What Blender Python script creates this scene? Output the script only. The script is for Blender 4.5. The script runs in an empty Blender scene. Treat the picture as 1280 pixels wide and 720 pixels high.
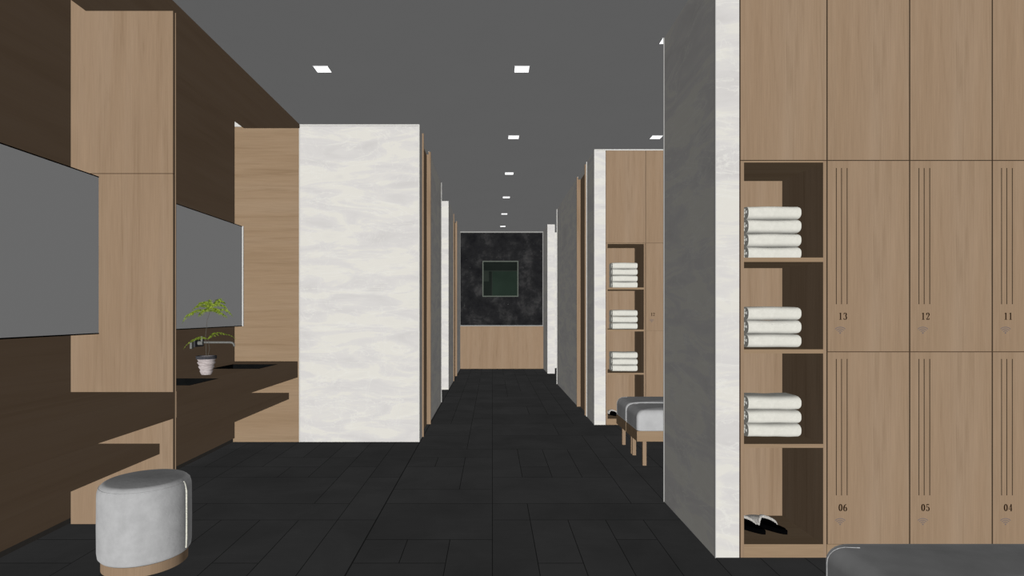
import bpy, bmesh, math, random
from mathutils import Vector, Matrix, noise
random.seed(4)
C = bpy.context.scene.collection
PI = math.pi
R = math.radians

# ------------------------------------------------------------------ colour / materials
def lin(c):
    c = c / 255.0
    return c / 12.92 if c <= 0.04045 else ((c + 0.055) / 1.055) ** 2.4
def rgb(r, g, b, k=1.0):
    return (lin(r) * k, lin(g) * k, lin(b) * k, 1.0)
AMB = 0.153

def new_mat(name):
    m = bpy.data.materials.new(name); m.use_nodes = True
    nt = m.node_tree; nt.nodes.clear()
    out = nt.nodes.new('ShaderNodeOutputMaterial')
    b = nt.nodes.new('ShaderNodeBsdfPrincipled')
    b.inputs['Roughness'].default_value = 1.0
    b.inputs['Specular IOR Level'].default_value = 0.0
    nt.links.new(b.outputs[0], out.inputs[0])
    return m, nt, b

def coords(nt, scale, rot=(0, 0, 0), kind='Object'):
    tc = nt.nodes.new('ShaderNodeTexCoord'); mp = nt.nodes.new('ShaderNodeMapping')
    mp.inputs['Scale'].default_value = scale; mp.inputs['Rotation'].default_value = rot
    nt.links.new(tc.outputs[kind], mp.inputs[0])
    return mp.outputs[0]

def nz(nt, vec, scale, detail=4, rough=0.5, dist=0.0):
    n = nt.nodes.new('ShaderNodeTexNoise')
    n.inputs['Scale'].default_value = scale; n.inputs['Detail'].default_value = detail
    n.inputs['Roughness'].default_value = rough; n.inputs['Distortion'].default_value = dist
    nt.links.new(vec, n.inputs['Vector'])
    return n.outputs['Fac']

def ramp(nt, fac, stops):
    r = nt.nodes.new('ShaderNodeValToRGB')
    el = r.color_ramp.elements
    while len(el) < len(stops): el.new(0.5)
    for e, (p, c) in zip(el, stops):
        e.position = p; e.color = c
    nt.links.new(fac, r.inputs[0])
    return r.outputs[0]

def mix(nt, a, b, fac, mode='MULTIPLY'):
    m = nt.nodes.new('ShaderNodeMix'); m.data_type = 'RGBA'; m.blend_type = mode
    for sock, v in ((m.inputs[6], a), (m.inputs[7], b)):
        if isinstance(v, tuple): sock.default_value = v
        else: nt.links.new(v, sock)
    if isinstance(fac, float): m.inputs[0].default_value = fac
    else: nt.links.new(fac, m.inputs[0])
    return m.outputs[2]

def plain(name, col, var=0.0, scale=20, rough=1.0, spec=0.0, metal=0.0, bump=0.0):
    m, nt, b = new_mat(name)
    b.inputs['Roughness'].default_value = rough
    b.inputs['Specular IOR Level'].default_value = spec
    b.inputs['Metallic'].default_value = metal
    v = coords(nt, (1, 1, 1))
    f = nz(nt, v, scale, 4, .6)
    lo = tuple(c * (1 - var) for c in col[:3]) + (1,)
    hi = tuple(min(1, c * (1 + var)) for c in col[:3]) + (1,)
    nt.links.new(ramp(nt, f, [(0.3, lo), (0.7, hi)]), b.inputs['Base Color'])
    if bump:
        bp = nt.nodes.new('ShaderNodeBump'); bp.inputs['Strength'].default_value = bump
        bp.inputs['Distance'].default_value = .004
        nt.links.new(nz(nt, v, scale * 4, 3, .6), bp.inputs['Height'])
        nt.links.new(bp.outputs[0], b.inputs['Normal'])
    return m

def wood(name, along='Z', base=(157, 133, 109), kind='Object', amt=.8):
    m, nt, b = new_mat(name)
    i = 'XYZ'.index(along)
    def sc(cross, lng):
        s = [cross] * 3; s[i] = lng; return tuple(s)
    broad = nz(nt, coords(nt, sc(7, .5), kind=kind), 1.0, 3, .5, .6)
    mid = nz(nt, coords(nt, sc(26, .9), kind=kind), 1.0, 5, .6, .9)
    fine = nz(nt, coords(nt, sc(170, 5), kind=kind), 1.0, 3, .6)
    c1 = ramp(nt, broad, [(0.25, rgb(base[0] - 7, base[1] - 7, base[2] - 7)), (0.5, rgb(*base)), (0.75, rgb(base[0] + 3, base[1] + 4, base[2] + 5))])
    c2 = ramp(nt, mid, [(0.30, (.80, .78, .75, 1)), (0.44, (.97, .97, .97, 1)), (0.75, (1.04, 1.04, 1.04, 1))])
    c3 = ramp(nt, fine, [(0.3, (.90, .90, .89, 1)), (0.7, (1.06, 1.06, 1.06, 1))])
    c = mix(nt, mix(nt, c1, c2, amt), c3, amt)
    nt.links.new(c, b.inputs['Base Color'])
    return m

def marble(name):
    m, nt, b = new_mat(name)
    cloud = nz(nt, coords(nt, (.75, .75, 3.0)), 2.2, 7, .58, .9)
    c1 = ramp(nt, cloud, [(0.30, rgb(209, 206, 203)), (0.46, rgb(217, 214, 211)), (0.52, rgb(221, 218, 213)), (0.55, rgb(226, 223, 215)), (0.64, rgb(225, 222, 214)), (0.75, rgb(218, 215, 210))])
    w = nz(nt, coords(nt, (.55, .55, 2.4), (.06, .22, .1)), 2.0, 9, .60, 1.1)
    vein = ramp(nt, w, [(0.485, (0, 0, 0, 1)), (0.5, (.7, .7, .7, 1)), (0.507, (.1, .1, .1, 1)), (0.54, (0, 0, 0, 1))])
    c = mix(nt, c1, rgb(232, 230, 223), vein, 'MIX')
    w2 = nz(nt, coords(nt, (1.6, 1.6, 1.0), (.3, .7, .5)), 1.6, 8, .6, 1.0)
    v2 = ramp(nt, w2, [(0.494, (0, 0, 0, 1)), (0.5, (.55, .55, .55, 1)), (0.506, (0, 0, 0, 1))])
    c = mix(nt, c, rgb(230, 228, 222), v2, 'MIX')
    nt.links.new(c, b.inputs['Base Color'])
    return m

def black_stone(name):
    m, nt, b = new_mat(name)
    v = coords(nt, (1, 1, 1))
    f = nz(nt, v, 3.2, 10, .74, .1)
    c1 = ramp(nt, f, [(0.34, rgb(26, 26, 28)), (0.52, rgb(38, 38, 39)), (0.70, rgb(66, 65, 65))])
    f2 = nz(nt, coords(nt, (1.0, 1, .9)), 16, 4, .8)
    sp = ramp(nt, f2, [(0.70, (0, 0, 0, 1)), (0.715, (1, 1, 1, 1))])
    c = mix(nt, c1, rgb(150, 150, 150), sp, 'MIX')
    nt.links.new(c, b.inputs['Base Color'])
    return m

def floor_tile(name):
    m, nt, b = new_mat(name)
    at = nt.nodes.new('ShaderNodeAttribute'); at.attribute_name = 'tint'
    f = nz(nt, coords(nt, (1, 1, 1)), 2.2, 5, .6, .5)
    K = 1 / AMB
    c = ramp(nt, f, [(0.25, rgb(36, 36, 36, K)), (0.75, rgb(43, 43, 43, K))])
    f2 = nz(nt, coords(nt, (3, 60, 1)), 1.0, 3, .5)
    c = mix(nt, c, ramp(nt, f2, [(0.3, (.96, .96, .96, 1)), (.7, (1.03, 1.03, 1.03, 1))]), .6)
    c = mix(nt, c, at.outputs['Color'], 1.0)
    nt.links.new(c, b.inputs['Base Color'])
    return m

def glow(name, col, s):
    m = bpy.data.materials.new(name); m.use_nodes = True
    nt = m.node_tree; nt.nodes.clear()
    out = nt.nodes.new('ShaderNodeOutputMaterial'); e = nt.nodes.new('ShaderNodeEmission')
    e.inputs[0].default_value = col; e.inputs[1].default_value = s
    nt.links.new(e.outputs[0], out.inputs[0]); return m

K = 1 / AMB
WOODV = wood('oak_vertical_grain', 'Z')
WOODH = wood('oak_horizontal_grain', 'X', (157, 133, 107))
WOODY = wood('oak_lengthwise_grain', 'Y', (154, 130, 107), amt=.25)
MARB = marble('cream_marble')
STONE = black_stone('black_stone')
CEIL = plain('ceiling_paint', rgb(92, 92, 92, K), .01, 2)
MIRR = plain('painted_mirror_grey', rgb(104, 104, 104, K * .99), .0, 2)  # matte grey painted in place of the mirror's reflection
BLACKEDGE = plain('black_edge', rgb(14, 13, 12), .1)
GAP_SHADE = plain('painted_gap_shade', rgb(82, 62, 48), .05)  # painted shade: dark brown for the gaps between oak panels
GROOVE_SHADE = plain('painted_groove_shade', rgb(92, 70, 52), .05)  # painted shade for the groove backs, which the frontal sun lights fully
TRIM = plain('pale_metal_trim', rgb(218, 216, 211), .03)
CORNER = plain('corner_metal_trim', rgb(176, 175, 172), .03)
GREYTRIM = plain('grey_metal_trim', rgb(150, 149, 146), .03)
GROUT = plain('floor_grout', rgb(20, 20, 20, K), .1)
TILE = floor_tile('charcoal_floor_tile')
KICK = plain('dark_toe_kick', rgb(35, 33, 31, K), .05)
SINKM = plain('black_basin', rgb(19, 20, 20), .2)
CHROME = plain('brushed_metal', rgb(122, 122, 118), .08, 60)
PLATE = plain('dark_metal', rgb(70, 70, 74), .2, 90)
FABRIC = plain('grey_velvet', rgb(182, 182, 182), .10, 16, bump=.25)
ZIPPER = plain('pale_seam', rgb(228, 226, 212), .25, 160)
PIPE = plain('pale_piping', rgb(188, 188, 188), .2, 60)
LEATHER = plain('grey_leather', rgb(186, 186, 186), .12, 6)
TERRY = plain('terry_cloth', rgb(223, 221, 211), .05, 45, bump=.12)
TERRYIN = plain('terry_cloth_fold', rgb(236, 236, 230), .05, 60)
LIGHTM = glow('downlight_diffuser', (1, 1, 1, 1), 1.6)
INK = plain('black_brown_ink', rgb(38, 24, 12), .1)
WIFI = plain('grey_ink', rgb(118, 108, 106), .1)
GREEN1 = plain('dark_green_glass', rgb(36, 47, 40), .15, 2.0)
GREEN2 = plain('darker_green_glass', rgb(28, 33, 30), .15, 2.0)
GREEN3 = plain('olive_green_glass', rgb(42, 48, 43), .1, 3)
WINFR = plain('window_frame_metal', rgb(96, 102, 94), .05)
SOLE = plain('black_rubber', rgb(6, 6, 7), .2, 40)
VAMP = plain('grey_towelling', rgb(190, 186, 180), .45, 160)
LEAF = None
def leafmat():
    m, nt, b = new_mat('fern_leaf')
    f = nz(nt, coords(nt, (1, 1, 1)), 60, 3, .6)
    c = ramp(nt, f, [(0.3, rgb(38, 48, 18)), (0.48, rgb(104, 124, 36)), (0.68, rgb(160, 178, 72))])
    nt.links.new(c, b.inputs['Base Color']); return m
LEAF = leafmat()
STEM = plain('fern_stem', rgb(96, 92, 84), .1)
SOIL = plain('dark_soil', rgb(40, 38, 36), .4, 90)
def potmat():
    m, nt, b = new_mat('glazed_pot')
    f = nz(nt, coords(nt, (1, 1, 6)), 22, 4, .6)
    c = ramp(nt, f, [(0.3, rgb(158, 146, 144)), (0.6, rgb(206, 196, 194)), (.8, rgb(226, 219, 216))])
    nt.links.new(c, b.inputs['Base Color']); return m
POT = potmat()

# ------------------------------------------------------------------ object helpers
def empty(name, loc, label=None, cat=None, group=None):
    o = bpy.data.objects.new(name, None); o.empty_display_size = .05
    o.location = loc; C.objects.link(o)
    if label: o['label'] = label
    if cat: o['category'] = cat
    if group: o['group'] = group
    return o

def tag(o, label, cat, group=None):
    o['label'] = label; o['category'] = cat
    if group: o['group'] = group
    return o

def world_loc(o):
    v = Vector(o.location)
    while o.parent: o = o.parent; v += Vector(o.location)
    return v

def finish(name, bm, mats, parent=None, kind=None, smooth=False, wn=False, origin=None):
    """bm is in world coordinates; the object is put at origin / its parent"""
    me = bpy.data.meshes.new(name)
    base = world_loc(parent) if parent else Vector(origin or (0, 0, 0))
    bmesh.ops.translate(bm, verts=bm.verts, vec=-base)
    bmesh.ops.recalc_face_normals(bm, faces=bm.faces)
    bm.to_mesh(me); bm.free()
    for m in (mats if isinstance(mats, (list, tuple)) else [mats]): me.materials.append(m)
    if smooth: me.polygons.foreach_set('use_smooth', [True] * len(me.polygons))
    o = bpy.data.objects.new(name, me); C.objects.link(o)
    if parent: o.parent = parent
    else: o.location = base
    if kind: o['kind'] = kind
    if wn:
        w = o.modifiers.new('wn', 'WEIGHTED_NORMAL'); w.keep_sharp = True
    return o

def box(bm, x0, x1, y0, y1, z0, z1, mi=0):
    vs = [bm.verts.new((x, y, z)) for x in (x0, x1) for y in (y0, y1) for z in (z0, z1)]
    for f in ((0, 1, 3, 2), (4, 6, 7, 5), (0, 4, 5, 1), (2, 3, 7, 6), (0, 2, 6, 4), (1, 5, 7, 3)):
        fc = bm.faces.new([vs[i] for i in f]); fc.material_index = mi
    return vs

def boxes(name, lst, mats, parent=None, kind=None, **k):
    bm = bmesh.new()
    for b in lst: box(bm, *b)
    return finish(name, bm, mats, parent, kind, **k)

def rbox(bm, x0, x1, y0, y1, z0, z1, r, seg=4, edges=None):
    vs = box(bm, x0, x1, y0, y1, z0, z1)
    es = list({e for v in vs for e in v.link_edges})
    if edges: es = [e for e in es if edges(e)]
    bmesh.ops.bevel(bm, geom=es, offset=r, segments=seg, profile=.5, affect='EDGES', clamp_overlap=True)

def lathe(bm, cx, cy, prof, n=64, mi=0, z0=0):
    rings = []
    for r, z in prof:
        rings.append([bm.verts.new((cx + r * math.cos(2 * PI * i / n), cy + r * math.sin(2 * PI * i / n), z0 + z)) for i in range(n)] if r > 1e-6 else [bm.verts.new((cx, cy, z0 + z))])
    for a, b in zip(rings, rings[1:]):
        for i in range(n):
            j = (i + 1) % n
            if len(a) == 1 and len(b) == 1: continue
            if len(a) == 1: f = bm.faces.new((a[0], b[j], b[i]))
            elif len(b) == 1: f = bm.faces.new((a[i], a[j], b[0]))
            else: f = bm.faces.new((a[i], a[j], b[j], b[i]))
            f.material_index = mi

def tube(bm, pts, r, n=8, caps=True, closed=False):
    pts = [Vector(p) for p in pts]; rings = []; N = len(pts)
    for i, p in enumerate(pts):
        a = pts[i - 1] if (i > 0 or closed) else pts[i]
        b = pts[(i + 1) % N] if (i < N - 1 or closed) else pts[i]
        t = (b - a).normalized()
        up = Vector((0, 0, 1)) if abs(t.z) < .95 else Vector((0, 1, 0))
        s = t.cross(up).normalized(); u = s.cross(t).normalized()
        rr = r[i] if isinstance(r, (list, tuple)) else r
        rings.append([bm.verts.new(p + (s * math.cos(2 * PI * k / n) + u * math.sin(2 * PI * k / n)) * rr) for k in range(n)])
    m = N if closed else N - 1
    for i in range(m):
        a, b = rings[i], rings[(i + 1) % N]
        for k in range(n):
            bm.faces.new((a[k], a[(k + 1) % n], b[(k + 1) % n], b[k]))
    if caps and not closed:
        bm.faces.new(rings[0]); bm.faces.new(rings[-1][::-1])

def children(o): return [c for c in bpy.data.objects if c.parent == o]
def copy_tree(o, delta=(0, 0, 0), parent=None):
    c = o.copy(); C.objects.link(c); c.parent = parent
    if parent is None: c.location = Vector(o.location) + Vector(delta)
    for ch in children(o): copy_tree(ch, parent=c)
    return c

# ------------------------------------------------------------------ key distances (metres; camera stands at the origin, y = depth)
H = 2.95
XL = -2.395       # left wall
XC = -1.80        # front of the vanities
XLB = -.685       # corridor face of the left blocks
XR = 1.092        # corridor face of the right blocks
D1, D2 = 3.295, 5.39
YE = 12.43
XRW = 2.86

# ---- floor: hand-laid planks on a module
def build_floor():
    bm = bmesh.new(); lay = bm.loops.layers.float_color.new('tint')
    box(bm, -2.42, XRW, .0, 13.4, -.05, -.0015, 1)
    my = .29; y0 = 3.65
    xs = lambda i: i * (.2185 if i > 0 else .2243)
    I0, I1, J0, J1 = -11, 14, -12, 34
    used = {}
    def put(i0, i1, j0, j1):
        i1 = min(i1, I1); j1 = min(j1, J1)
        for i in range(i0, i1):
            for j in range(j0, j1):
                if (i, j) in used: return False
        for i in range(i0, i1):
            for j in range(j0, j1): used[(i, j)] = 1
        g = .0021
        xa, xb = max(xs(i0), -2.415) + g, min(xs(i1), XRW) - g
        if i0 == -3: xa += .0015
        if i1 == -3: xb -= .0015
        gy = .0025; ya, yb = max(y0 + j0 * my, .0) + gy, min(y0 + j1 * my, 13.4) - gy
        if xb <= xa or yb <= ya: return True
        t = random.uniform(.93, 1.06)
        f = bm.faces.new([bm.verts.new(p) for p in ((xa, ya, 0), (xb, ya, 0), (xb, yb, 0), (xa, yb, 0))])
        for l in f.loops: l[lay] = (t, t, t, 1)
        return True
    for t in [(-3, -2, -3, -2), (-2, -1, -3, -2), (-1, 0, -5, -2), (-3, -1, -4, -3), (-3, -1, -7, -4), (-3, 0, -2, 0), (-3, 0, 0, 1), (-1, 0, 1, 4), (-3, -1, 1, 3), (-3, -2, 3, 4), (-2, -1, 3, 4), (-3, 0, 4, 5),
              (0, 1, -4, -1), (0, 1, -1, 0), (1, 5, -1, 0), (1, 2, -3, -1), (1, 2, -6, -3), (2, 3, -5, -1), (3, 4, -2, -1), (3, 4, -6, -2), (4, 5, -6, -1), (5, 6, -5, 0),
              (0, 4, 0, 2), (4, 5, -0, 4), (0, 1, 2, 5), (1, 2, 2, 3), (1, 2, 3, 5), (2, 3, 2, 5), (3, 4, 2, 5), (0, 4, 5, 7), (5, 6, 0, 3), (6, 7, 0, 3), (6, 7, -4, 0),
              (-4, -3, -1, 2), (-8, -4, -1, 0), (-11, -8, -1, 0), (-5, -4, 0, 3), (-9, -5, 0, 2), (-4, -3, -5, -1), (-5, -4, -4, -1), (-6, -5, -3, -1), (-7, -6, -4, -1), (-8, -7, -3, -1), (-9, -8, -4, -1),
              (-6, -5, 2, 4), (-7, -6, 2, 3), (-8, -6, 3, 4), (-4, -3, 2, 6), (-5, -4, 3, 6), (-9, -7, 2, 3), (-9, -8, 3, 6)]:
        put(*t)
    for j in range(J0, J1):
        for i in range(I0, I1):
            if (i, j) in used: continue
            opts = [(1, 3), (1, 2), (2, 1), (3, 1), (4, 2), (1, 4), (3, 2), (2, 2)]
            random.shuffle(opts)
            for w, h in opts + [(1, 1)]:
                e = i + w
                if i < -3 < e or i < 0 < e: continue
                if put(i, e, j, j + h): break
    # finish() recalculates normals; a flat sheet is fine either way
    o = finish('floor', bm, [TILE, GROUT], None, 'structure')
    return o
build_floor()

# ---- ceiling, soffit, left wall
boxes('ceiling', [(-1.79, XRW, 0, 13.4, H, H + .06), (XL - .02, -1.79, 0, D2 + .2, 3.1, 3.16)], CEIL, None, 'structure')
boxes('trim_1', [(-2.31, -1.79, 0, D2, 2.915, 3.1)], WOODY, None, 'structure')
boxes('wall_left', [(XL - .06, XL, 0, D2, .036, 3.1)], WOODY, None, 'structure')
boxes('baseboard_left', [(XL - .06, XL - .015, 0, D2, 0, .036)], KICK, None, 'structure')
# wall that ends the vanity bay: oak beside cream marble
boxes('wall_left_end', [(XL - .06, -1.79, D2, D2 + .1, 0, 2.928)], WOODH, None, 'structure')
boxes('trim_2', [(XL - .06, -1.79, D2 + .002, D2 + .1, 2.93, 3.1)], TRIM, None, 'structure')
bm = bmesh.new()
box(bm, -1.788, XLB + .006, D2, 5.60, 0, 2.945)
box(bm, -1.788, -.725, 5.60, 6.27, 0, 2.945)
box(bm, -1.788, XLB, 6.27, 7.77, 0, 2.945)
finish('wall_left_block', bm, MARB, None, 'structure')
boxes('wall_left_far_block', [(-1.788, XLB, 9.06, 10.18, 0, 2.945), (-1.788, -.725, 10.18, 11.02, 0, 2.945), (-1.788, XLB - .004, 11.02, YE, 0, 2.945)], MARB, None, 'structure')
boxes('wall_left_passage', [(-1.85, -1.79, 7.6, 9.06, 0, 2.945)], MARB, None, 'structure')
boxes('trim_3', [(-1.796, -1.788, D2 - .004, D2 + .01, 0, 2.945), (-1.796, XLB + .006, D2 - .006, D2 + .01, 2.937, 2.9495), (XLB - .003, XLB + .008, D2 - .004, D2 + .008, 0, 2.945)], TRIM, None, 'structure')
boxes('trim_4', [(XLB - .002, XLB + .006, 7.77, 7.778, 0, 2.945), (XLB - .12, XLB - .112, 9.052, 9.06, 0, 2.945)], TRIM, None, 'structure')

def door(n, x_face, sgn, y0, y1, wj, recess=.022, yp=None):
    """sgn +1: the door faces +x (left side), -1: it faces -x"""
    xs = sorted((x_face - sgn * recess, x_face - sgn * (recess + .03)))
    root = empty('door_%d' % n, (x_face, (y0 + y1) / 2, 0)); root['kind'] = 'structure'
    boxes('door_panel', [(xs[0], xs[1], y0 + .01, y1 - .01, 0, 2.90)], WOODV, root)
    for y in (y0, y1 - .02):
        ja = sorted((x_face - sgn * (recess + .03), x_face + sgn * wj))
        boxes('door_jamb', [(ja[0], ja[1], y, y + .02, 0, 2.935)], WOODV, root)
    hx = sorted((x_face - sgn * recess, x_face - sgn * (recess - .012)))
    boxes('door_handle', [(hx[0], hx[1], y0 + .07, y0 + .085, .95, 1.25)], PLATE, root)
    xt = sorted((x_face - sgn * (recess + .03), x_face - sgn * .004))
    boxes('top_strip', [(xt[0], xt[1], y0 + .02, y1 - .02, 2.905, 2.935)], TRIM, root)
door(1, XLB, 1, 5.61, 6.27, .02)
door(2, XLB, 1, 10.18, 11.02, .014)

# ---- right side blocks
boxes('wall_right_near_block', [(XR, 1.21, 2.843, 3.686, 0, 2.945)], MARB, None, 'structure')
boxes('trim_5', [(XR - .0052, XR + .004, 3.682, 3.69, 0, 2.945), (XR - .002, XR + .002, 2.838, 2.85, 0, 2.945)], CORNER, None, 'structure')
boxes('wall_right_partition', [(1.21, XRW, 3.27, 3.686, 0, 2.945)], MARB, None, 'structure')
bm = bmesh.new()
box(bm, XR, 1.212, 6.21, 6.76, 0, 2.945)
box(bm, 1.135, 1.212, 6.76, 7.44, 0, 2.945)
box(bm, XR, 1.212, 7.44, 9.77, 0, 2.945)
box(bm, 1.212, XRW, 6.64, 9.77, 0, 2.945)
finish('wall_right_block', bm, MARB, None, 'structure')
door(3, XR, -1, 6.78, 7.44, .012, .035)
boxes('trim_6', [(XR - .002, XRW, 6.204, 6.215, 2.937, 2.9495), (XR - .003, XR + .003, 6.205, 6.213, 0, 2.945), (XR - .008, XR + .002, 6.70, 6.712, 0, 2.945)], TRIM, None, 'structure')
boxes('trim_7', [(XR - .010, XR + .004, 9.77, 9.778, 0, 2.945), (XR - .006, XR + .002, 11.442, 11.45, 0, 2.945)], TRIM, None, 'structure')
boxes('wall_right_far_block', [(XR, 1.232, 11.45, YE + .1, 0, 2.945)], MARB, None, 'structure')
boxes('wall_right_passage', [(1.232, XRW, 12.6, 12.7, 0, 2.945)], MARB, None, 'structure')
boxes('wall_right', [(XRW, XRW + .06, .0, 12.7, 0, 2.95)], MARB, None, 'structure')

# ---- end wall of the corridor: oak below, black stone above, small green window
WX0, WX1, WZ0, WZ1 = -.214, .557, 1.543, 2.314
boxes('wall_end', [(-1.788, 1.232, YE, YE + .1, 0, .915)], WOODV, None, 'structure')
bm = bmesh.new()
for b in ((-1.788, WX0, YE + .01, YE + .1, .93, H), (WX1, 1.232, YE + .01, YE + .1, .93, H), (WX0, WX1, YE + .01, YE + .1, .93, WZ0), (WX0, WX1, YE + .01, YE + .1, WZ1, H)):
    box(bm, *b)
finish('wall_end_stone', bm, STONE, None, 'structure')
t_ = .016
boxes('trim_8', [(-.70, 1.09, YE - .01, YE + .012, .912, .934), (-.70, 1.09, YE - .01, YE + .012, 2.915, 2.945),
                 (-.70, -.685, YE - .006, YE + .012, .93, 2.93), (1.074, 1.09, YE - .006, YE + .012, .93, 2.93)], GREYTRIM, None, 'structure')
boxes('trim_9', [(-.70, 1.09, YE - .004, YE + .01, 0, .012)], WOODH, None, 'structure')
win = empty('window_1', (.17, YE, 1.93)); win['kind'] = 'structure'
f_ = .022
boxes('window_frame', [(WX0, WX1, YE - .002, YE + .02, WZ0, WZ0 + f_), (WX0, WX1, YE - .002, YE + .02, WZ1 - f_, WZ1),
                       (WX0, WX0 + f_, YE - .002, YE + .02, WZ0, WZ1), (WX1 - f_, WX1, YE - .002, YE + .02, WZ0, WZ1)], WINFR, win)
pane = boxes('pane', [(WX0 + f_, WX1 - f_, YE + .05, YE + .06, WZ0, WZ1)], GREEN2, win)
boxes('sill_panel', [(WX0 + .2, WX1 - f_, YE + .04, YE + .05, WZ0 + f_, WZ1 - .22)], GREEN1, win)
boxes('mullion', [(WX0 + f_, WX1 - f_, YE + .035, YE + .045, WZ1 - .225, WZ1 - .205), (WX0 + .2, WX0 + .215, YE + .035, YE + .045, WZ0 + f_, WZ1 - .22)], GREEN3, win)
boxes('corner_block', [(WX0 + f_, WX0 + .14, YE + .025, YE + .045, WZ1 - .44, WZ1 - .22)], GREEN3, win)

# ------------------------------------------------------------------ left bay: vanities, mirrors, partition
def vanity(y0, y1, label, holes=()):
    XC = -1.809
    r = empty('vanity_counter', ((XL + XC) / 2, (y0 + y1) / 2, 0), label, 'counter', None)
    bm = bmesh.new(); ys = [y0]
    for (ha, hb) in holes: ys += [ha, hb]
    ys.append(y1)
    for k in range(len(ys) - 1):
        if k % 2 == 0: box(bm, XL, XC, ys[k], ys[k + 1], .72, .75)
        else:
            box(bm, XL, -2.27, ys[k], ys[k + 1], .72, .75); box(bm, -1.875, XC, ys[k], ys[k + 1], .72, .75)
    finish('countertop', bm, WOODY, r)
    boxes('front_apron', [(XC - .02, XC, y0, y1, .60, .72)], WOODY, r)
    boxes('underside_panel', [(XL, XC - .02, y0, y1, .60, .612)], WOODY, r)
    boxes('lower_shelf', [(XL, -1.89, y0, y1, .398, .457)], WOODY, r)
    return r
vanity(.25, D1, 'long oak dressing counter with a lower shelf beside the grey velvet stool')
vanity(3.322, D2, 'oak vanity counter with two black basins behind the tall oak partition', ((3.594, 3.976), (4.66, 5.07)))

def sink(y0, y1, label):
    x0, x1 = -2.27, -1.875
    r = empty('sink', ((x0 + x1) / 2, (y0 + y1) / 2, .63), label, 'sink')
    t = .006
    boxes('basin', [(x0 + .001, x1 - .001, y0 + .001, y1 - .001, .632, .64), (x0 + .001, x0 + t, y0 + .001, y1 - .001, .64, .7505), (x1 - t, x1 - .001, y0 + .001, y1 - .001, .64, .7505),
                    (x0 + t, x1 - t, y0 + .001, y0 + t, .64, .7505), (x0 + t, x1 - t, y1 - t, y1 - .001, .64, .7505)], SINKM, r)
    bm = bmesh.new(); lathe(bm, (x0 + x1) / 2, (y0 + y1) / 2, [(0, .64), (.022, .64), (.022, .643), (.014, .6435), (0, .642)], 24)
    finish('drain', bm, PLATE, r)
sink(3.594, 3.976, 'black square basin sunk in the oak counter, nearest the partition and the potted fern')
sink(4.66, 5.07, 'black square basin sunk in the counter under the wall faucet')

fy = 4.75
fa = empty('wall_faucet', (XL, fy, .958), 'slim metal wall faucet with a long horizontal spout above the far basin', 'faucet')
bm = bmesh.new(); tube(bm, [(XL + .01, fy, .958), (-2.15, fy, .958), (-2.13, fy, .955), (-2.118, fy, .945), (-2.114, fy, .925)], .0085, 12)
finish('spout', bm, CHROME, fa, smooth=True)
boxes('wall_plate', [(XL, XL + .012, fy - .10, fy + .04, .925, .99)], PLATE, fa)
bm = bmesh.new(); tube(bm, [(XL + .012, fy - .05, .955), (XL + .05, fy - .05, .955)], .016, 16)
box(bm, XL + .035, XL + .048, fy - .056, fy - .044, .955, 1.01)
finish('handle', bm, CHROME, fa)
boxes('valve_stub', [(XL, XL + .016, fy - .16, fy - .13, .915, .965)], CHROME, fa)

def mirror_cab(y0, y1, label, lip):
    xm = -2.236
    r = empty('mirror_cabinet', ((XL + xm) / 2, (y0 + y1) / 2, 1.08), label, 'mirror')
    boxes('cabinet_body', [(XL, xm - .004, y0, y1, 1.084, 1.97)], BLACKEDGE, r)
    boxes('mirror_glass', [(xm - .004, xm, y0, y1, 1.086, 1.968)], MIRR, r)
    boxes('edge_frame', [(XL, xm + .002, y0, y1, 1.079, 1.086), (XL, xm + .002, y0, y1, 1.968, 1.974)], BLACKEDGE, r)
    if lip: boxes('end_strip', [(xm, xm + .011, y1 - .01, y1, 1.079, 1.974)], TRIM, r)
mirror_cab(.25, D1 - .001, 'large grey mirror left of the oak partition, above the dressing counter', False)
mirror_cab(3.322, 5.19, 'smaller grey mirror behind the partition with a pale end strip, above the fern', True)

pp = empty('partition_panel', (-2.1, D1, 0), 'tall oak partition between the two mirrors, floor to ceiling, behind the stool', 'partition')
boxes('upper_panel', [(XL, -1.8145, D1, D1 + .022, 1.993, 3.1)], WOODV, pp)
boxes('lower_panel', [(XL, -1.8145, D1, D1 + .022, 0, 1.989)], WOODV, pp)
boxes('backing_panel', [(XL, -1.8103, D1 + .022, D1 + .0265, 0, 3.1)], WOODV, pp)
boxes('gap_shade_strip', [(XL, -1.8155, D1 + .004, D1 + .021, 1.989, 1.993)], GAP_SHADE, pp)  # dark strip painted in as the shade of the panel joint

# ------------------------------------------------------------------ stool
sx, sy, sr = -1.674, 2.80, .198
st = empty('round_stool', (sx, sy, 0), 'round grey velvet stool with an oak base under the dressing counter', 'stool')
prof = [(0, .045), (sr - .03, .045), (sr - .012, .05), (sr - .003, .062), (sr, .085), (sr + .001, .2), (sr, .35)]
for k in range(1, 9):
    a = k / 8 * PI / 2
    prof.append((sr - .035 + .035 * math.cos(a), .35 + .052 * math.sin(a)))
prof += [(sr * .6, .406), (sr * .3, .409), (0, .41)]
bm = bmesh.new(); lathe(bm, sx, sy, prof, 96)
finish('upholstery', bm, FABRIC, st, smooth=True)
bm = bmesh.new(); lathe(bm, sx, sy, [(0, 0), (sr - .016, 0), (sr - .016, .047), (0, .047)], 96)
o = finish('base_ring', bm, WOODV, st)
bm = bmesh.new()
tube(bm, [(sx + sr + .0005, sy - .006, .07), (sx + sr + .0025, sy - .006, .12), (sx + sr + .0025, sy - .006, .34), (sx + sr - .004, sy - .006, .372), (sx + sr - .012, sy - .006, .388)], .0042, 8)
finish('vertical_seam', bm, ZIPPER, st)
bm = bmesh.new()
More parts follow.
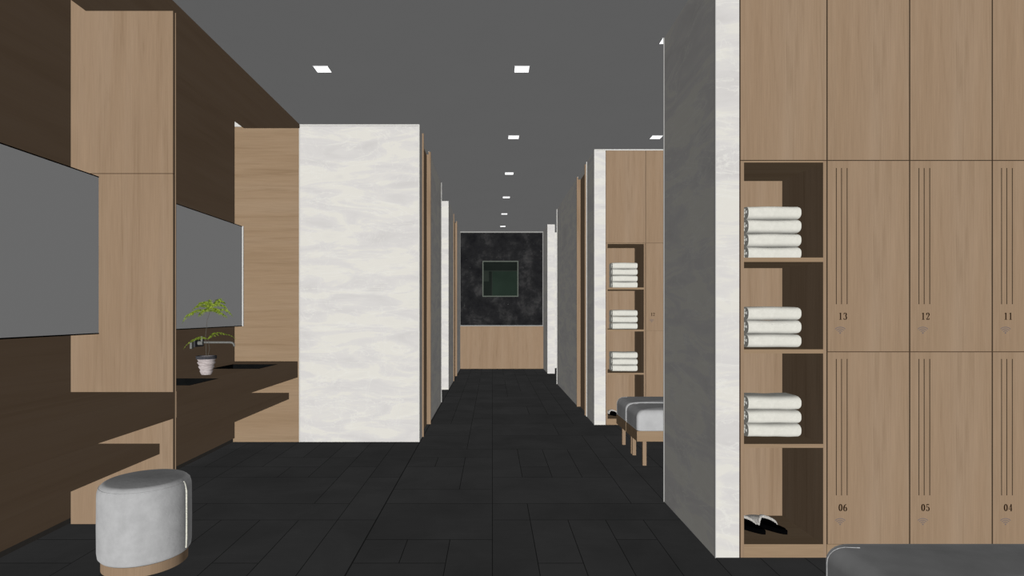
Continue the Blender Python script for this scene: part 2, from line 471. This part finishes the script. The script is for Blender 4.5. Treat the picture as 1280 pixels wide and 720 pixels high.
tube(bm, [(sx + (sr - .0085) * math.cos(2 * PI * i / 80), sy + (sr - .0085) * math.sin(2 * PI * i / 80), .383) for i in range(80)], .0026, 6, closed=True)
finish('top_piping', bm, FABRIC, st, smooth=True)

# ------------------------------------------------------------------ potted fern
px_, py_ = -2.086, 4.23
pf = empty('potted_fern', (px_, py_, .75), 'small fern in a ribbed pale pot on the counter in front of the mirror', 'plant')
bm = bmesh.new()
pr = [(0, 0), (.032, 0), (.035, .004), (.044, .026), (.043, .031), (.038, .034), (.042, .038), (.053, .056), (.052, .062), (.045, .066), (.049, .070), (.060, .086), (.059, .092), (.051, .097), (.055, .101), (.065, .120), (.067, .132), (.058, .132), (.056, .12), (0, .118)]
lathe(bm, px_, py_, pr, 40, z0=.75); finish('pot', bm, POT, pf, smooth=True)
bm = bmesh.new(); lathe(bm, px_, py_, [(.0655, .114), (.069, .116), (.070, .137), (.058, .137), (.058, .12)], 40, z0=.75)
finish('pot_rim', bm, PLATE, pf)
bm = bmesh.new(); lathe(bm, px_, py_, [(0, .126), (.057, .122)], 24, z0=.75); finish('soil', bm, SOIL, pf)
def P(px, py, d): return Vector(((px - 615.5) * d / 725, d, 1.2 - (py - 391) * d / 725))
def bez(a, b, c, t): return a * (1 - t) ** 2 + b * 2 * t * (1 - t) + c * t * t
base = Vector((px_, py_, .87)); node = P(263, 388, 4.21); low = P(260, 424, 4.22)
bm = bmesh.new()
tube(bm, [base, P(257, 420, 4.22), P(259, 400, 4.21), node, P(270, 378, 4.2)], [.0022, .0018, .0016, .0014, .001], 6)
tube(bm, [base + Vector((.008, 0, 0)), P(262, 436, 4.22), low], [.002, .0016, .0012], 6)
finish('stem', bm, STEM, pf)
def frond(a, b, c, width, n, seed):
    rnd = random.Random(seed); bm = bmesh.new()
    tube(bm, [bez(a, b, c, k / 8) for k in range(9)], .0009, 4)
    for k in range(1, n + 1):
        t = k / n; p = bez(a, b, c, t); q = bez(a, b, c, min(1, t + .02)); d = (q - bez(a, b, c, max(0, t - .02))).normalized()
        side = d.cross(Vector((0, 0, 1))).normalized()
        L = width * (math.sin(PI * min(1, .12 + t * .86)) ** .7)
        for s in (-1, 1):
            dirn = (side * s * .55 + d * .45 + Vector((0, 0, rnd.uniform(-.55, .05) - .15)) + Vector((rnd.uniform(-.2, .2), 0, 0))).normalized()
            up = dirn.cross(Vector((rnd.uniform(-.6, .6), -1, rnd.uniform(-.3, .3)))).normalized()
            m = 3
            for e in range(m):      # a pinna of small leaflets
                p0 = p + dirn * L * e / m; l2 = L / m * 1.15; w = L * .27 * (1 - .25 * e)
                vs = [p0, p0 + dirn * l2 * .5 + up * w, p0 + dirn * l2, p0 + dirn * l2 * .5 - up * w]
                bm.faces.new([bm.verts.new(v) for v in vs])
    finish('frond', bm, LEAF, pf)
U = [((228, 404), (238, 385), 4.02), ((236, 396), (244, 386), 4.10), ((240, 388), (250, 379), 4.16), ((245, 383), (255, 376), 4.22), ((262, 374), (262, 380), 4.10), ((277, 374), (270, 374), 4.12),
     ((281, 380), (278, 373), 4.2), ((285, 388), (278, 378), 4.28), ((291, 396), (282, 383), 4.3), ((284, 398), (274, 388), 4.1), ((275, 392), (270, 386), 4.08), ((248, 396), (254, 389), 4.1), ((254, 378), (258, 376), 4.06)]
for i, (e, m_, d) in enumerate(U):
    frond(node + Vector((.01 * (i % 3 - 1), 0, .012 * (i % 4 - 1))), P(m_[0], m_[1] - 3, (d + 4.21) / 2), P(e[0], e[1], d), .031, 12, i)
Lw = [((229, 437), (240, 418), 4.05), ((236, 430), (246, 420), 4.12), ((243, 424), (250, 418), 4.2), ((284, 419), (270, 410), 4.3), ((295, 424), (280, 410), 4.34), ((272, 418), (266, 412), 4.1)]
for i, (e, m_, d) in enumerate(Lw):
    frond(low, P(m_[0], m_[1], (d + 4.22) / 2), P(e[0], e[1], d), .017, 10, 40 + i)

# ------------------------------------------------------------------ numerals drawn as variable-width strokes
def stroke(bm, pts, y, n=1, ws=None, ox=0, oz=0, s=1):
    P2 = [Vector((p[0], p[1])) for p in pts]; L = []; Rr = []
    for i, p in enumerate(P2):
        a = P2[max(0, i - 1)]; b = P2[min(len(P2) - 1, i + 1)]; t = (b - a).normalized(); nrm = Vector((-t.y, t.x))
        w = ws(t, i / (len(P2) - 1)) / 2
        for lst, sg in ((L, 1), (Rr, -1)):
            q = p + nrm * w * sg
            lst.append(bm.verts.new((ox + q.x * s, y, oz + q.y * s)))
    for i in range(len(P2) - 1):
        bm.faces.new((L[i], L[i + 1], Rr[i + 1], Rr[i]))
def arc(cx, cy, rx, ry, a0, a1, n=20):
    return [(cx + rx * math.cos(R(a0 + (a1 - a0) * k / n)), cy + ry * math.sin(R(a0 + (a1 - a0) * k / n))) for k in range(n + 1)]
didone = lambda t, u: .055 + .13 * abs(t.y) ** 1.6
thin = lambda t, u: .065
thick = lambda t, u: .17
dot = lambda t, u: .16
GL = {
 '0': [(arc(.27, .5, .19, .46, 0, 360, 32), didone)],
 '1': [([(.28, .98), (.28, .02)], thick), ([(.10, .84), (.28, .95)], thin), ([(.10, .03), (.46, .03)], thin)],
 '2': [(arc(.26, .72, .18, .24, 170, -30), didone), ([(.41, .60), (.28, .36), (.08, .08)], lambda t, u: .12 - .03 * u), ([(.06, .07), (.46, .07)], lambda t, u: .13), ([(.47, .04), (.48, .24)], thin), ([(.06, .72), (.15, .68)], dot)],
 '3': [(arc(.25, .75, .17, .21, 150, -90), didone), (arc(.24, .28, .20, .26, 90, -150), didone), ([(.05, .78), (.14, .78)], dot), ([(.04, .16), (.13, .16)], dot)],
 '4': [([(.36, .98), (.36, .02)], thick), ([(.36, .97), (.03, .30)], thin), ([(.02, .28), (.52, .28)], thin), ([(.22, .03), (.48, .03)], thin)],
 '5': [([(.10, .96), (.10, .52)], thin), ([(.08, .92), (.44, .92)], lambda t, u: .13), (arc(.24, .31, .20, .28, 120, -150), didone), ([(.04, .18), (.13, .18)], dot)],
 '6': [(arc(.27, .29, .19, .27, 0, 360, 28), didone), (arc(.50, .40, .42, .56, 100, 180), didone)],
}
def number(txt, x, y, z, parent, h=.035, yt=.0012):
    bm = bmesh.new()
    for k, ch in enumerate(txt):
        for pts, ws in GL[ch]:
            stroke(bm, pts, y - .0006, ws=ws, ox=x + k * h * .66, oz=z, s=h)
    finish('number', bm, INK, parent)
def wifi(x, y, z, parent):
    bm = bmesh.new()
    for r in (.0135, .0225, .0315):
        stroke(bm, arc(0, 0, r * 1.08, r, 43, 137, 16), y - .0006, ws=lambda t, u: .0038, ox=x, oz=z)
    stroke(bm, [(-.0035, .003), (.0035, .003)], y - .0006, ws=lambda t, u: .007, ox=x, oz=z)
    finish('wireless_symbol', bm, WIFI, parent)

# ------------------------------------------------------------------ locker wall
GRO = (.0423, .0678, .0952)
DW = .405
X0 = 1.2136; XD = 1.6405
ZR = ((.0665, 1.0068), (1.0107, 1.9446))
def door_mesh(x0, x1, y, z0, z1, gz0, gz1, parent, name='door'):
    """flat oak leaf with three recessed grooves, shade painted on their backs"""
    bm = bmesh.new(); t = .018; g = .0042
    if gz0 is None: box(bm, x0, x1, y, y + t, z0, z1)
    else:
        xs = [x0]
        for o in GRO: xs += [x0 + o - g / 2, x0 + o + g / 2]
        xs.append(x1)
        for k in range(len(xs) - 1):
            if k % 2 == 0: box(bm, xs[k], xs[k + 1], y, y + t, z0, z1)
            else:
                box(bm, xs[k], xs[k + 1], y, y + t, z0, gz0); box(bm, xs[k], xs[k + 1], y, y + t, gz1, z1)
                box(bm, xs[k], xs[k + 1], y + .006, y + t, gz0, gz1, 1)
    return finish(name, bm, [WOODV, GROOVE_SHADE], parent)
def locker(col, row, y, txt, label, group):
    x0 = XD + DW * col + .003; x1 = x0 + DW - .0065; z0, z1 = ZR[row]
    r = empty('locker', (x0, y, z0), label, 'locker', group)
    boxes('carcass', [(x0 - .003, x1 + .0034, y + .0185, y + .38, z0 - .0018, z1 + .0018)], GAP_SHADE if y < 5 else WOODV, r)  # near carcass coloured dark so the door gaps look shaded
    nz_ = 1.166 if row else .228
    d = door_mesh(x0, x1, y, z0, z1, *(((1.242, 1.9097) if row else (.305, .974)) if y < 5 else (None, None)), r)
    xo = x0 + (.053 if row else .053)
    number(txt, xo, y, nz_, d, .035)
    wifi(x0 + .061, y, nz_ - .0675, d)
def overhead(x0, x1, y, label, group):
    r = empty('overhead_cabinet', (x0, y, 1.949), label, 'cabinet', group)
    boxes('carcass', [(x0 - .003, x1 + .003, y + .0185, y + .38, 1.9475, 2.94)], GAP_SHADE if y < 5 else WOODV, r)  # same painted gap shade on the near overhead carcass
    door_mesh(x0, x1, y, 1.949, 2.94, None, None, r, 'cabinet_door')
def plinth(y, label):
    o = boxes('locker_plinth', [(XD, XRW, y + .002, y + .38, 0, .0645)], WOODH); tag(o, label, 'plinth'); return o
def shelf_unit(y, label):
    x0, x1 = X0, XD - .0035; xl, xr = 1.2332, 1.6213
    r = empty('towel_shelf_unit', (x0, y, 0), label, 'shelf')
    boxes('side_panel', [(x0 + .003, xl, y, y + .402, 0, 1.9446)], WOODV, r)
    boxes('side_panel', [(xr, x1, y, y + .402, 0, 1.9446)], WOODV, r)
    boxes('back_panel', [(xl, xr, y + .402, y + .415, 0, 1.9446)], WOODV, r)
    boxes('top_panel', [(xl, xr, y, y + .402, 1.937, 1.9446)], WOODH, r)
    for z0, z1 in ((1.4494, 1.4706), (1.0008, 1.0208), (.538, .557)):
        boxes('shelf', [(xl, xr, y, y + .402, z0, z1)], WOODH, r)
    boxes('plinth', [(xl, xr, y, y + .402, 0, .0653)], WOODH, r)
    boxes('gap_shade_strip', [(x0, x0 + .003, y + .006, y + .40, 0, 1.9446), (x1, x1 + .0035, y + .006, y + .40, 0, 1.9446)], GAP_SHADE, r)  # dark strips standing in for shade at both sides of the unit

where = {0: 'near right', 1: 'far right, beyond the marble block'}
for u, y in ((0, 2.843), (1, 6.21)):
    nm = 'near' if u == 0 else 'far'
    shelf_unit(y, ('open oak shelf unit with towels and slippers between the marble end and locker 13' if u == 0 else
                   'open oak shelf unit with towels in the far bay, behind the two benches'))
    g = 'overhead cabinets above the %s lockers' % nm
    overhead(X0 + .003, XD - .0035, y, 'tall plain oak overhead cabinet right above the %s towel shelves' % nm, g)
    nums = [('06', '13'), ('05', '12'), ('04', '11')] if u == 0 else [('05', '12')]
    for c in range(3 if u == 0 else 1):
        xa = XD + DW * c + .003
        overhead(xa, xa + DW - .0065, y, ('tall plain oak overhead cabinet above locker ' + nums[c][1]) if u == 0 else 'oak overhead cabinet beside the far shelves, partly behind the near marble block', g)
        for row in (0, 1):
            t = nums[c][row]
            if u == 0: lab = 'oak locker door numbered %s with three vertical grooves, %s row' % (t, 'upper' if row else 'lower')
            else: lab = 'oak locker beside the far towel shelves, ' + ('upper one with a tiny number' if row else 'lower one behind the bench')
            locker(c, row, y, t, lab, 'oak lockers, %s bay' % nm)
    plinth(y, 'oak plinth strip under the %s lockers' % nm)
# oak panel closing the unseen end of the far locker run
boxes('wall_right_far_panel', [(XD + DW, XRW, 6.21, 6.59, .065, 2.94)], WOODV, None, 'structure')

# ------------------------------------------------------------------ towels
def make_towel(y, z, label, group, seed=0):
    """folded bath towel: front edge at depth y, bottom at z"""
    rnd = random.Random(seed)
    xa, xb = 1.316, 1.590; dep = .19; h = .0705
    r = empty('folded_towel', ((xa + xb) / 2, y + dep / 2, z), label, 'towel', group)
    # section in (depth, height): folded edge to the front
    sec = [(.034, .0005), (.018, .0035), (.008, .009), (.002, .017), (0, .026), (.0, .042), (.003, .053), (.010, .061), (.024, .067), (.05, .0695), (.10, .0705), (.15, .0695), (.178, .064), (.19, .050), (.19, .022), (.184, .006), (.17, .0005), (.09, .0)]
    bm = bmesh.new(); rings = []; N = 44
    for i in range(N + 1):
        u = 1 - (1 - i / N) ** 1.6; x = xa + (xb - xa) * u
        k = 1.0
        e = (xb - x) / .014
        if e < 1: k = 1 - .27 * (1 - math.sqrt(max(0, 1 - (1 - e) ** 2)))
        ring = []
        for (a, b) in sec:
            wob = .0016 * noise.noise(Vector((x * 14, a * 18, b * 30 + seed)))
            bb = h / 2 + (b - h / 2) * k + wob + .0018 * math.sin(u * 7 + seed) * (b / h)
            aa = dep / 2 + (a - dep / 2) * (1 - (1 - k) * .16) + wob * .6
            ring.append(bm.verts.new((x, y + aa, z + max(0.0004, min(bb, h - .0003)))))
        rings.append(ring)
    M = len(sec)
    for i in range(N):
        for k in range(M):
            bm.faces.new((rings[i][k], rings[i][(k + 1) % M], rings[i + 1][(k + 1) % M], rings[i + 1][k]))
    caps = [bm.faces.new([bm.verts.new(v.co) for v in rings[0]]), bm.faces.new([bm.verts.new(v.co) for v in rings[-1]][::-1])]
    finish('towel_body', bm, TERRY, r, smooth=True)
    # folded layers seen at the left end
    bm = bmesh.new()
    for j, (zz, t) in enumerate(((.0215, .0075), (.0375, .0075), (.053, .0075))):
        a0 = .040 + .006 * (j == 0)
        rbox(bm, xa - .003 - .001 * (j == 1), xa + .01, y + a0, y + dep - .014, z + zz - t, z + zz + t, .004, 3)
    finish('folded_layers', bm, TERRY, r, smooth=True)
    bm = bmesh.new()
    tube(bm, [(xa - .007, y + .0115 + .0045 * math.cos(a_) * 0, z + .036 + .010 * math.sin(a_)) if False else (xa - .0035 - .003 * math.cos(a_), y + .012, z + .037 + .0062 * math.sin(a_)) for a_ in [R(-70 + 20 * q) for q in range(8)]], .0021, 8)
    finish('rolled_hem', bm, TERRYIN, r, smooth=True)
    return r
T0 = make_towel(2.98, 1.4706, 'x', 'x', 1)
T1 = make_towel(2.98, 1.4706, 'x', 'x', 5)
first = {0: T0, 1: T1}; made = set()
ordn = {4: ['bottom', 'second from bottom', 'third from bottom', 'top'], 3: ['bottom', 'middle', 'top']}
for u, dy in ((0, 0), (1, 3.367)):
    for si, (zb, cnt, nm) in enumerate(((1.4706, 4, 'top'), (1.0208, 3, 'middle'), (.557, 3, 'lower'))):
        for k in range(cnt):
            src = first[(k + si) % 2]; dz = zb + k * .0708 - 1.4706
            if (k + si) % 2 not in made:
                made.add((k + si) % 2); o = src; o.location = Vector(src.location) + Vector((0, dy, dz))
                o['_d'] = 1
                first[(k + si) % 2] = o
                base_loc = Vector(o.location)
                if (k + si) % 2 == 0: ref0 = base_loc - Vector((0, dy, dz))
                else: ref1 = base_loc - Vector((0, dy, dz))
            else:
                ref = ref0 if (k + si) % 2 == 0 else ref1
                o = copy_tree(src); o.location = ref + Vector((0, dy, dz))
            bay = 'near oak shelf unit' if u == 0 else 'far oak shelf unit'
            o['label'] = 'cream folded towel, %s in the %s compartment, %s' % (ordn[cnt][k], nm, bay)
            o['category'] = 'towel'; o['group'] = 'towels in the %s' % bay
            if '_d' in o: del o['_d']

# ------------------------------------------------------------------ slippers
def make_slipper(x, y, z, ang, label, group):
    """heel towards the viewer; local v = heel->toe, u = across"""
    r = empty('slipper', (x, y, z), label, 'slipper', group)
    ca, sa = math.cos(ang), math.sin(ang)
    def W(u, v, h): return (x + u * ca - v * sa, y + u * sa + v * ca, z + h)
    def halfw(t):        # t 0..1 heel->toe
        return .039 * (math.sin(PI * min(1, max(0, t)) ) ** .42) * (.80 + .26 * t)
    L = .245; N = 22
    def slab(h0, h1, k):
        bm = bmesh.new(); lo = []; hi = []
        outl = [(halfw(i / N) * k, (i / N - .5) * L * k) for i in range(N + 1)] + [(-halfw(i / N) * k, (i / N - .5) * L * k) for i in range(N - 1, 0, -1)]
        for (a, b) in outl:
            lo.append(bm.verts.new(W(a, b, h0))); hi.append(bm.verts.new(W(a, b, h1)))
        bm.faces.new(lo[::-1]); bm.faces.new(hi)
        for i in range(len(outl)):
            j = (i + 1) % len(outl); bm.faces.new((lo[i], lo[j], hi[j], hi[i]))
        return bm
    finish('sole', slab(0.0005, .018, 1), SOLE, r); finish('footbed', slab(.018, .024, .93), SOLE, r)
    # vamp: arched over the toe, its opening slanting back along one side
    bm = bmesh.new(); rows = []; A = 20
    def tq(q):
        c = math.cos(PI * q / A); return .60 - (.30 * c ** 1.3 if c > 0 else .06 * (-c))
    def vp(q, s_):
        t = tq(q) + (.985 - tq(q)) * s_; w = halfw(t) * 1.02
        top = .026 * max(0, 1 - max(0, (t - .5) / .5) ** 2.4) + .012
        return W(w * math.cos(PI * q / A), (t - .5) * L, .014 + top * math.sin(PI * q / A) ** .75)
    for i in range(11):
        rows.append([bm.verts.new(vp(q, i / 10)) for q in range(A + 1)])
    for a, b in zip(rows, rows[1:]):
        for q in range(A): bm.faces.new((a[q], a[q + 1], b[q + 1], b[q]))
    v = finish('vamp', bm, [VAMP, SOLE], r, smooth=True)
    s = v.modifiers.new('s', 'SOLIDIFY'); s.thickness = .005; s.offset = -1; s.material_offset = 1; s.material_offset_rim = 0
    bm = bmesh.new()
    tube(bm, [vp(q, .03) for q in range(A + 1)], [.0035 + .0055 * math.sin(PI * q / A) for q in range(A + 1)], 8)
    finish('vamp_edge', bm, VAMP, r, smooth=True)
    return r
s1 = make_slipper(1.446, 3.070, .0653, R(31), 'grey and black slipper on the bottom of the near shelf unit, right of its pair', 'slippers in the shelf units')
s2 = copy_tree(s1, (-.112, 0, 0)); s2['label'] = 'grey and black slipper on the bottom of the near shelf unit, left of its pair'
s3 = copy_tree(s1, (-.112, 3.367, 0)); s3['label'] = 'tiny slipper at the foot of the far shelf unit, just left of the bench'

# ------------------------------------------------------------------ benches
def make_bench(x0, x1, y0, y1, label, group, fk=.62):
    r = empty('upholstered_bench', ((x0 + x1) / 2, (y0 + y1) / 2, 0), label, 'bench', group)
    bm = bmesh.new()
    # cushion as a rounded loft: generous top radius, small lower radius, crowned top
    lv = []
    prof = [(.010, .272), (.002, .276), (0, .288), (0, .375)]
    for k in range(1, 8):
        a = k / 7 * PI / 2; prof.append((.060 * (1 - math.cos(a)) , .375 + .060 * math.sin(a)))
    prof += [(.085, .438), (.12, .4405)]
    n = 8
    for (ins, z) in prof:
        rc = max(.028 - ins * .1, .012) ; ring = []
        xa, xb, ya, yb = x0 + ins, x1 - ins, y0 + ins * fk, y1 - ins * .45
        for (cx, cy, a0) in ((xb - rc, yb - rc, 0), (xa + rc, yb - rc, 90), (xa + rc, ya + rc, 180), (xb - rc, ya + rc, 270)):
            for q in range(n + 1):
                a = R(a0 + 90 * q / n); ring.append(bm.verts.new((cx + rc * math.cos(a), cy + rc * math.sin(a), z)))
        lv.append(ring)
    for a, b in zip(lv, lv[1:]):
        for i in range(len(a)):
            j = (i + 1) % len(a); bm.faces.new((a[i], a[j], b[j], b[i]))
    bm.faces.new(lv[0][::-1])
    top = lv[-1]; M_ = len(top); cx_, cy_ = (x0 + x1) / 2, (y0 + y1) / 2
    for s_, z_ in ((.55, .4455), (.12, .447)):
        nr = [bm.verts.new((x.co.x + (cx_ - x.co.x) * (1 - s_), x.co.y + (cy_ - x.co.y) * (1 - s_), z_)) for x in lv[-1]]
        for i in range(M_):
            bm.faces.new((top[i], top[(i + 1) % M_], nr[(i + 1) % M_], nr[i]))
        top = nr
    bm.faces.new(top)
    finish('cushion', bm, LEATHER, r, smooth=True, wn=True)
    bm = bmesh.new()
    pts = [(x0 + .001, y1 - .028, .276), (x0, y1 - .028, .288), (x0, y1 - .028, .375)]
    for k in range(1, 7):
        a = k / 6 * PI / 2; ins = .060 * (1 - math.cos(a))
        pts.append((x0 + ins, y1 - .028 - ins * .45, .375 + .060 * math.sin(a)))
    pts.append((x0 + .085, y1 - .066, .4385))
    tube(bm, pts, .0017, 8)
    finish('piping', bm, PIPE, r, smooth=True)
    boxes('bench_frame', [(x0, x1, y0 + .004, y1 - .004, .19, .272)], WOODH, r)
    for lx in (x0 + .047, x1 - .076):
        for ly in (y0 + .010, y1 - .040):
            boxes('leg', [(lx, lx + .029, ly, ly + .029, 0, .19)], WOODV, r)
    return r
b1 = make_bench(1.134, 2.60, 4.545, 4.925, 'grey leather bench on oak legs in the far bay, the nearer of the touching pair', 'grey leather benches')
b2 = make_bench(1.134, 2.60, 4.93, 5.31, 'grey leather bench on oak legs in the far bay, close to the towel shelves behind', 'grey leather benches', .18)
dx = -.028
b3 = copy_tree(b2, (dx, -3.365, 0)); b3['label'] = 'dark grey leather bench in the bottom right corner, by lockers 06 and 05'

# ------------------------------------------------------------------ ceiling lights
def downlight(x0, y0, sx_, sy_, label, src=None):
    if src is not None:
        o = copy_tree(src); o.location = (x0 + sx_ / 2, y0 + sy_ / 2, H); o['label'] = label; return o
    r = empty('ceiling_downlight', (x0 + sx_ / 2, y0 + sy_ / 2, H), label, 'light', 'square ceiling downlights')
    boxes('diffuser', [(x0, x0 + sx_, y0, y0 + sy_, H - .003, H - .0005)], LIGHTM, r)
    e = .003
    boxes('rim', [(x0 - e, x0, y0 - e, y0 + sy_ + e, H - .004, H), (x0 + sx_, x0 + sx_ + e, y0 - e, y0 + sy_ + e, H - .004, H),
                  (x0, x0 + sx_, y0 - e, y0, H - .004, H), (x0, x0 + sx_, y0 + sy_, y0 + sy_ + e, H - .004, H)], CEIL, r)
    return r
ords = ['nearest', 'second nearest', 'third nearest', 'fourth nearest', 'fifth nearest', 'farthest']
DL = None
for k, d in enumerate((4.162, 5.775, 7.279, 8.78, 10.257, 11.73)):
    lab = 'small square ceiling downlight, %s of the middle row along the corridor' % ords[k]
    o = downlight(.16, d - .051, .102, .102, lab, DL)
    if DL is None: DL = o
downlight(-1.27, 4.111, .102, .102, 'square ceiling downlight alone on the left, near the cream marble block', DL)
downlight(1.58, 5.725, .102, .102, 'square ceiling downlight above the far lockers, half hidden beside the marble block', DL)
r = downlight(1.084, 3.695, .102, .072, 'square ceiling downlight peeping past the top edge of the near marble block')
r['group'] = 'square ceiling downlights'

# ------------------------------------------------------------------ light: a frontal sun plus even soft fill from every side, none casting shadows
def sun(name, direction, strength):
    l = bpy.data.lights.new(name, 'SUN'); l.energy = strength * PI; l.angle = R(1)
    l.use_shadow = False
    try: l.cycles.cast_shadow = False
    except Exception: pass
    o = bpy.data.objects.new(name, l); C.objects.link(o); o.location = (.2, 1, 2.5)
    o.rotation_euler = Vector(direction).to_track_quat('-Z', 'Y').to_euler()
sun('frontal_sun', (0, 1, 0), 1.0)
for i, d in enumerate(((1, 0, 0), (-1, 0, 0), (0, 0, 1), (0, 0, -1), (0, -1, 0))):
    sun('fill_light', d, AMB)
w = bpy.data.worlds.new('world'); bpy.context.scene.world = w; w.use_nodes = True
w.node_tree.nodes['Background'].inputs[0].default_value = (.01, .01, .01, 1)
w.node_tree.nodes['Background'].inputs[1].default_value = .0

sc = bpy.context.scene
sc.view_settings.view_transform = 'Standard'; sc.view_settings.look = 'None'
sc.cycles.max_bounces = 2; sc.cycles.diffuse_bounces = 0; sc.cycles.glossy_bounces = 1
sc.cycles.use_denoising = True

cam = bpy.data.cameras.new('camera'); co = bpy.data.objects.new('camera', cam); C.objects.link(co)
co.location = (0, 0, 1.2); co.rotation_euler = (PI / 2, 0, 0)
cam.sensor_width = 36; cam.lens = 725 / 1280 * 36; cam.shift_x = 24.5 / 1280; cam.shift_y = 31 / 1280
cam.clip_start = .05; cam.clip_end = 60
sc.camera = co
